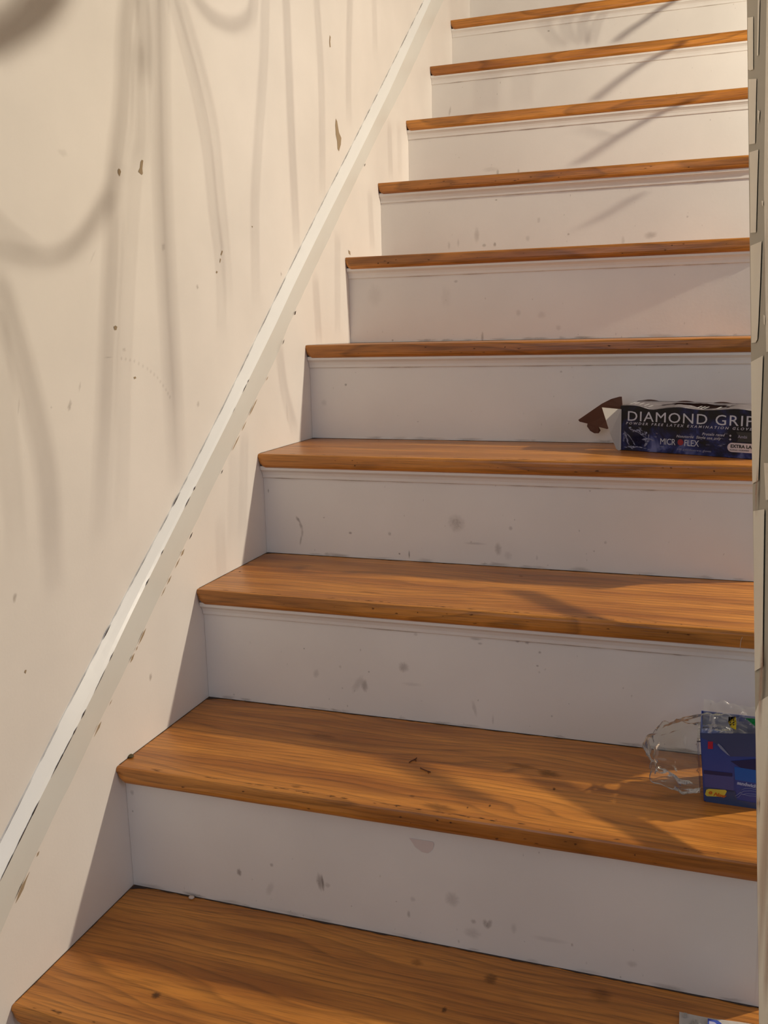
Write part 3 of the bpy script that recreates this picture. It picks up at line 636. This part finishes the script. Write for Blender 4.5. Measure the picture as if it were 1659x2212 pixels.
# crinkled clear film around it
def film():
    m = bpy.data.materials.new('clear_film'); m.use_nodes = True; t = m.node_tree
    for n_ in list(t.nodes): t.nodes.remove(n_)
    out = N(t, 'ShaderNodeOutputMaterial'); tr_ = N(t, 'ShaderNodeBsdfTransparent'); tr_.inputs[0].default_value = (.93, .94, .92, 1)
    gl = N(t, 'ShaderNodeBsdfGlossy', Roughness=.12); gl.inputs[0].default_value = (1, 1, 1, 1)
    df = N(t, 'ShaderNodeBsdfDiffuse'); df.inputs[0].default_value = (.75, .75, .72, 1)
    lw = N(t, 'ShaderNodeLayerWeight', Blend=.14); m1 = N(t, 'ShaderNodeMixShader'); m2 = N(t, 'ShaderNodeMixShader'); m2.inputs[0].default_value = .07
    t.links.new(lw.outputs['Fresnel'], m1.inputs[0]); t.links.new(tr_.outputs[0], m1.inputs[1]); t.links.new(gl.outputs[0], m1.inputs[2])
    t.links.new(m1.outputs[0], m2.inputs[1]); t.links.new(df.outputs[0], m2.inputs[2]); t.links.new(m2.outputs[0], out.inputs[0])
    tc = N(t, 'ShaderNodeTexCoord'); nz = N(t, 'ShaderNodeTexNoise', Scale=60.0, Detail=4.0, Distortion=1.5); bp = N(t, 'ShaderNodeBump', Strength=.8, Distance=.004)
    t.links.new(tc.outputs['Object'], nz.inputs['Vector']); t.links.new(nz.outputs['Fac'], bp.inputs['Height']); t.links.new(bp.outputs[0], gl.inputs['Normal'])
    return m
M['film'] = film()
bm = bmesh.new()
bmesh.ops.create_icosphere(bm, subdivisions=5, radius=1.0)
for v in bm.verts:
    p = v.co.copy(); s = [math.copysign(abs(c)**.62, c) for c in p]
    x = -.021+.052*s[0]; y = .028+.030*s[1]; z = .048+.045*s[2]
    if s[0] > 0: z += .018*max(0, s[2])*s[0]
    # the film hangs lower toward the loose left end
    z = z*(1-.25*max(0, -s[0])*max(0, s[2])) + .012*max(0, -s[0])*max(0, -s[2])
    nn = noise.noise(V((x*48, y*48, z*48)))*.010 + noise.noise(V((x*110, y*110, z*110)))*.003
    nn += (abs(noise.noise(V((x*70+4, y*70, z*70))))-.2)*.008
    q = V((x, y, z))+p.normalized()*nn
    q.z = max(.0012, q.z)
    if q.z < SH-.012: q.x = min(q.x, -.0045-.0085*q.z/SH)
    q.x = min(q.x, .034)
    if q.x > -.014: q.y = max(q.y, .0025)
    v.co = q
for f in bm.faces: f.smooth = True
obj('film_wrap', bm, M['film'], sb)
# film flap over the open top with its yellow tag and green corner
bm = bmesh.new(); nx, ny = 22, 12; G = {}
for i in range(nx+1):
    for j in range(ny+1):
        f, g = i/nx, j/ny
        x = -.006+f*.068; y = .004+g*.05; z = SH+.002+.022*g*(1-.2*f) + .004*noise.noise(V((f*7, g*6, 2))) - .012*(1-g)*max(0, f-.4)
        G[i, j] = bm.verts.new((x, y, z))
for i in range(nx):
    for j in range(ny): bm.faces.new((G[i, j], G[i+1, j], G[i+1, j+1], G[i, j+1]))
obj('film_flap', bm, M['film'], sb)
bm = bmesh.new(); on_px(bm, [(1574, 1549), (1589, 1548), (1591, 1560), (1590, 1577), (1578, 1571), (1573, 1560)], .372, 0); bmesh.ops.solidify(bm, geom=bm.faces[:], thickness=.0004)
obj('yellow_tag', bm, M['tag_yellow'], sb)
bm = bmesh.new()
for u in (1577.5, 1584.5):
    for v in (1549.5, 1554, 1559, 1564): on_px(bm, [(u-1.4, v), (u+1.4, v), (u+1.8, v+2.8), (u-1.2, v+3.4)], .3712, 0)
obj('tag_lettering', bm, M['ink_black'], sb)
bm = bmesh.new(); on_px(bm, [(1609, 1551), (1640, 1553), (1640, 1576), (1624, 1563)], .372, 0); bmesh.ops.solidify(bm, geom=bm.faces[:], thickness=.0006); obj('green_corner', bm, M['green_card'], sb)
bm = bmesh.new()
on_px(bm, [(1552, 1606), (1558, 1611), (1577, 1633), (1571, 1630), (1556, 1617), (1550, 1609)], .3640, 0); obj('film_crease', bm, M['crease'] if 'crease' in M else flat('crease', (.22, .25, .38), .2), sb)
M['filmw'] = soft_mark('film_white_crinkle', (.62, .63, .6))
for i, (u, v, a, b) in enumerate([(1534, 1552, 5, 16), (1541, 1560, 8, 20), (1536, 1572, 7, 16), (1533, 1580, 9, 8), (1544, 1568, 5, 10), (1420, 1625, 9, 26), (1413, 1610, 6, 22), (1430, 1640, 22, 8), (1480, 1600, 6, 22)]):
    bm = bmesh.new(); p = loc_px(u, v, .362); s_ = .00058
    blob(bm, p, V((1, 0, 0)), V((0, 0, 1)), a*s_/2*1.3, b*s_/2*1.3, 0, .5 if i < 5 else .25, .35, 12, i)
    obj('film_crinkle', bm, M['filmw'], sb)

# ------------------------------------------------------------------ printed leaflet on the lowest tread
lf = empty('printed_leaflet', (0.762, 0.06, ZN[0]), math.radians(0))
tag(lf, 'white printed leaflet with blue and pink marks lying on the lowest tread', 'leaflet')
flat('paper_white', (.80, .78, .75), .6); flat('ink_blue', (.03, .07, .42), .5); flat('ink_lilac', (.42, .42, .62), .5); flat('ink_pink', (.55, .12, .28), .5); flat('ink_grey', (.33, .32, .30), .6)
bm = bmesh.new(); n = 12; A = []; B = []
for i in range(n+1):
    for j in range(2): pass
nx = ny = 10; G = {}
for i in range(nx+1):
    for j in range(ny+1):
        f, g = i/nx, j/ny; G[i, j] = bm.verts.new((f*.080, g*.159+.003*f*g, .0012+.0010*math.sin(f*5+g*3)+.001))
for i in range(nx):
    for j in range(ny): bm.faces.new((G[i, j], G[i+1, j], G[i+1, j+1], G[i, j+1]))
bmesh.ops.solidify(bm, geom=bm.faces[:], thickness=.0004); obj('sheet', bm, M['paper_white'], lf)
bm = bmesh.new(); zz = .0042
def lr(x0, y0, x1, y1, mi, dz=0): poly(bm, [V((x0, y0, zz+dz)), V((x1, y0, zz+dz)), V((x1, y1, zz+dz)), V((x0, y1, zz+dz))], mi)
for i in range(8): lr(.005, .150-i*.019, .0085, .157-i*.019, 0)
for i in range(3): lr(.013+i*.004, .02, .0155+i*.004, .146+.003*(i % 2), 0)
poly(bm, [V((.031+x, y, zz)) for x, y in [(0, .090), (.016, .090), (.0165, .146), (.0145, .152), (.011, .155), (0, .155)]], 1)
poly(bm, [V((.0325+x, y, zz+.0002)) for x, y in [(0, .094), (.010, .094), (.010, .140), (.008, .149), (.0055, .151), (0, .151)]], 2)
lr(.053, .110, .058, .153, 0); lr(.0605, .10, .0635, .150, 4); lr(.0655, .115, .0675, .152, 3); lr(.068, .105, .0705, .146, 3)
obj('leaflet_print', bm, [M['ink_grey'], M['ink_blue'], M['ink_lilac'], M['ink_pink'], M['box_silver']], lf)

# ------------------------------------------------------------------ litter lying on the treads
flat('dry_leaf', (.09, .07, .03), .8); flat('twig_brown', (.10, .03, .012), .8); flat('lint_white', (.62, .52, .44), .8)
def at(u, v, k): return inv(u, v, 2, ZN[k])
p = at(282, 1635, 1); bm = bmesh.new()
bmesh.ops.create_icosphere(bm, subdivisions=2, radius=1)
for v in bm.verts: v.co = V((v.co.x*.0048, v.co.y*.0065, max(0, .0016+v.co.z*.0018)))
o = obj('leaf_scrap', bm, M['dry_leaf'], smooth=True); o.location = p; o.rotation_euler = (0, 0, .9)
tag(o, 'tiny curled olive leaf scrap at the left end of the second tread nosing', 'debris')
for (pts, lab) in [([(884, 1648), (890, 1644), (897, 1641), (900, 1638)], 'short dark brown twig in the middle of the second tread, farther from the nosing'),
                   ([(908, 1660), (916, 1664), (924, 1667), (930, 1669)], 'short dark brown twig in the middle of the second tread, nearer the nosing')]:
    P = [at(u, v, 1) for u, v in pts]; c = P[1].copy(); bm = bmesh.new()
    tube(bm, [(q-c)+V((0, 0, .0009)) for q in P], .0006, 6)
    fo = P[2]-c; tube(bm, [V((0, 0, .0009))+fo, fo+V((.003, -.006, .0012))], .0005, 5)
    o = obj('twig', bm, M['twig_brown']); o.location = c; tag(o, lab, 'debris')
p = at(414, 1941, 0); bm = bmesh.new(); bmesh.ops.create_icosphere(bm, subdivisions=2, radius=1)
for i, v in enumerate(bm.verts): v.co = V((v.co.x*.0045, v.co.y*.0035, max(0, .002+v.co.z*.0024)))*(1+.25*noise.noise(v.co*2))
o = obj('lint_crumb', bm, M['lint_white'], smooth=True); o.location = p; tag(o, 'pale lint crumb at the foot of the lowest riser', 'debris')
bm = bmesh.new(); Q = [inv(1604, 1376, 1, YN[2]-.0012), inv(1601, 1382, 1, YN[2]-.002), inv(1599.5, 1391, 1, YN[2]-.002), inv(1599, 1402, 1, YN[2]-.0014)]; c = Q[1].copy()
tube(bm, [q-c for q in Q], .0003, 5); o = obj('straw_fibre', bm, M['lint_white']); o.location = c; tag(o, 'thin pale fibre hanging over the third tread nosing near the right wall', 'debris')

# ------------------------------------------------------------------ pendant lamp in the hall beside the open flight, and unseen ironwork added and shaped to cast the shadows
lamp = empty('pendant_lamp', (LAMP.x, LAMP.y, 3.9))
tag(lamp, 'black pendant lamp with a bare bulb hanging in the hall beside the stairs', 'lamp')
lo_ = V(lamp.location)
bm = bmesh.new(); bmesh.ops.create_cone(bm, cap_ends=True, segments=24, radius1=.055, radius2=.03, depth=.03, matrix=Matrix.Translation((0, 0, -.015))); obj('canopy', bm, M['metal'], lamp)
bm = bmesh.new(); tube(bm, [(0, 0, -.02), (0, 0, LAMP.z+.06-3.9)], .003, 8); obj('cord', bm, M['metal'], lamp)
bm = bmesh.new(); bmesh.ops.create_cone(bm, cap_ends=True, segments=20, radius1=.013, radius2=.008, depth=.05, matrix=Matrix.Translation((0, 0, LAMP.z+.035-3.9))); obj('socket', bm, M['metal'], lamp)
XI = 0.885
caster = empty('shadow_bars', (XI, 0.9, 0.5))
tag(caster, 'black iron bars, an added unseen balustrade along the open right side of the stairs', 'shadow_caster')
ro = V(caster.location)
def wires(polys, plane, D=0.030):
    for (pts, wpx, dark) in polys:
        P = [inv(u, v, *plane) for u, v in pts]
        out = []
        for i in range(len(P)-1):
            p0, p1, p2, p3 = P[max(0, i-1)], P[i], P[i+1], P[min(len(P)-1, i+2)]
            for k in range(6):
                t_ = k/6; out.append(.5*((2*p1)+(p2-p0)*t_+(2*p0-5*p1+4*p2-p3)*t_*t_+(3*p1-p0-3*p2+p3)*t_**3))
        out.append(P[-1])
        wm = wpx*0.00072*1.1
        n_ = max(1, round(wm/0.012))
        for j in range(n_):
            offs = (j-(n_-1)/2)*wm/n_
            ax = V((0, 1, 0)) if plane[0] == 0 else V((1, 0, 0))
            Q = []
            for q in out:
                e = q+ax*offs-LAMP; Q.append(LAMP+e*((XI-LAMP.x)/e.x)-ro)
            bm = bmesh.new(); nq = len(Q)-1; tube(bm, Q, [D*dark*.21*min(1, .25+4*(1-i/nq)) for i in range(nq+1)], 8); obj('shadow_bar', bm, M['metal'], caster)
WALLSH = [
 ([(300, -60), (307, 0), (312, 90), (312, 190)], 14, .6),
 ([(285, -60), (275, 40), (271, 90), (265, 240), (247, 390), (244, 540), (238, 663), (232, 814), (223, 995), (214, 1175)], 30, .30),
 ([(300, 330), (290, 392), (280, 542), (274, 663), (268, 814), (265, 995), (259, 1145)], 16, .22),
 ([(340, -60), (343, 0), (346, 180), (350, 362), (356, 512), (362, 633), (371, 784), (377, 904), (383, 1055)], 42, .24),
 ([(300, 100), (305, 250), (300, 350)], 30, .2),
 ([(355, -60), (374, 0), (398, 90), (428, 211), (449, 331), (461, 452), (476, 573), (479, 723)], 14, .32),
 ([(380, -30), (404, 48), (434, 151), (461, 271), (473, 392), (485, 512), (494, 663)], 12, .25),
 ([(575, -60), (573, 0), (570, 120), (560, 271), (551, 422), (551, 542), (554, 663)], 14, .3),
 ([(615, -60), (618, 0), (624, 150), (630, 301), (636, 422), (642, 542)], 12, .45),
 ([(680, -60), (684, 0), (693, 150), (696, 301), (696, 422)], 10, .32),
 ([(757, -60), (756, 0), (753, 120), (753, 271)], 8, .35),
 ([(806, -60), (808, 0), (811, 120)], 8, .25),
 ([(-60, 520), (-10, 545), (60, 562), (125, 560), (170, 530), (210, 475), (243, 410), (258, 360)], 26, .32),
 ([(-60, 440), (-20, 475), (30, 520), (90, 560)], 16, .25),
 ([(400, -50), (422, 0), (458, 42), (506, 60), (540, 40), (548, 0), (552, -60)], 12, .42),
 ([(-60, 110), (20, 70), (80, 20), (130, -60)], 100, .42),
 ([(-10, 600), (12, 663), (48, 784), (78, 904), (102, 1025), (112, 1175), (118, 1296)], 26, .26),
 ([(-8, 690), (0, 753), (12, 904), (30, 1085), (36, 1205)], 14, .22),
 ([(603, 753), (615, 844), (639, 934)], 8, .35),
 ([(681, 603), (690, 741)], 9, .32), ([(729, 512), (729, 723)], 9, .25), ([(799, 422), (805, 542)], 8, .3), ([(841, 271), (844, 386)], 9, .3), ([(862, 271), (864, 386)], 8, .2),
 ([(475, 1130), (480, 1260)], 16, .2), ([(528, 940), (522, 1170)], 12, .25), ([(505, 980), (500, 1180)], 12, .15),
]
wires(WALLSH, (0, 0.0))
for (k, pl) in [(9, [([(1470, -20), (1403, 37), (1357, 69), (1325, 95)], 30, .5), ([(1165, 45), (1211, 104)], 8, .35), ([(1218, 40), (1234, 98)], 9, .4), ([(1257, 30), (1261, 98)], 9, .5), ([(1295, 30), (1275, 98)], 9, .35)]),
                (8, [([(1445, 98), (1426, 114), (1357, 160), (1298, 206), (1280, 222)], 32, .5), ([(1051, 160), (1051, 245)], 26, .22), ([(1129, 150), (1129, 230)], 16, .2)]),
                (7, [([(1440, 232), (1403, 256), (1335, 297), (1266, 343), (1240, 360)], 36, .42), ([(1240, 278), (1330, 300)], 20, .2)]),
                (6, [([(1380, 420), (1359, 435), (1307, 466), (1256, 497)], 36, .25)])]:
    wires(pl, (1, YN[k]+NOSE))
wires([([(1170, 1682), (1330, 1762), (1500, 1862)], 85, .40)], (2, ZN[1]))
wires([([(1120, 1275), (1300, 1345), (1480, 1392)], 75, .36)], (2, ZN[2]))
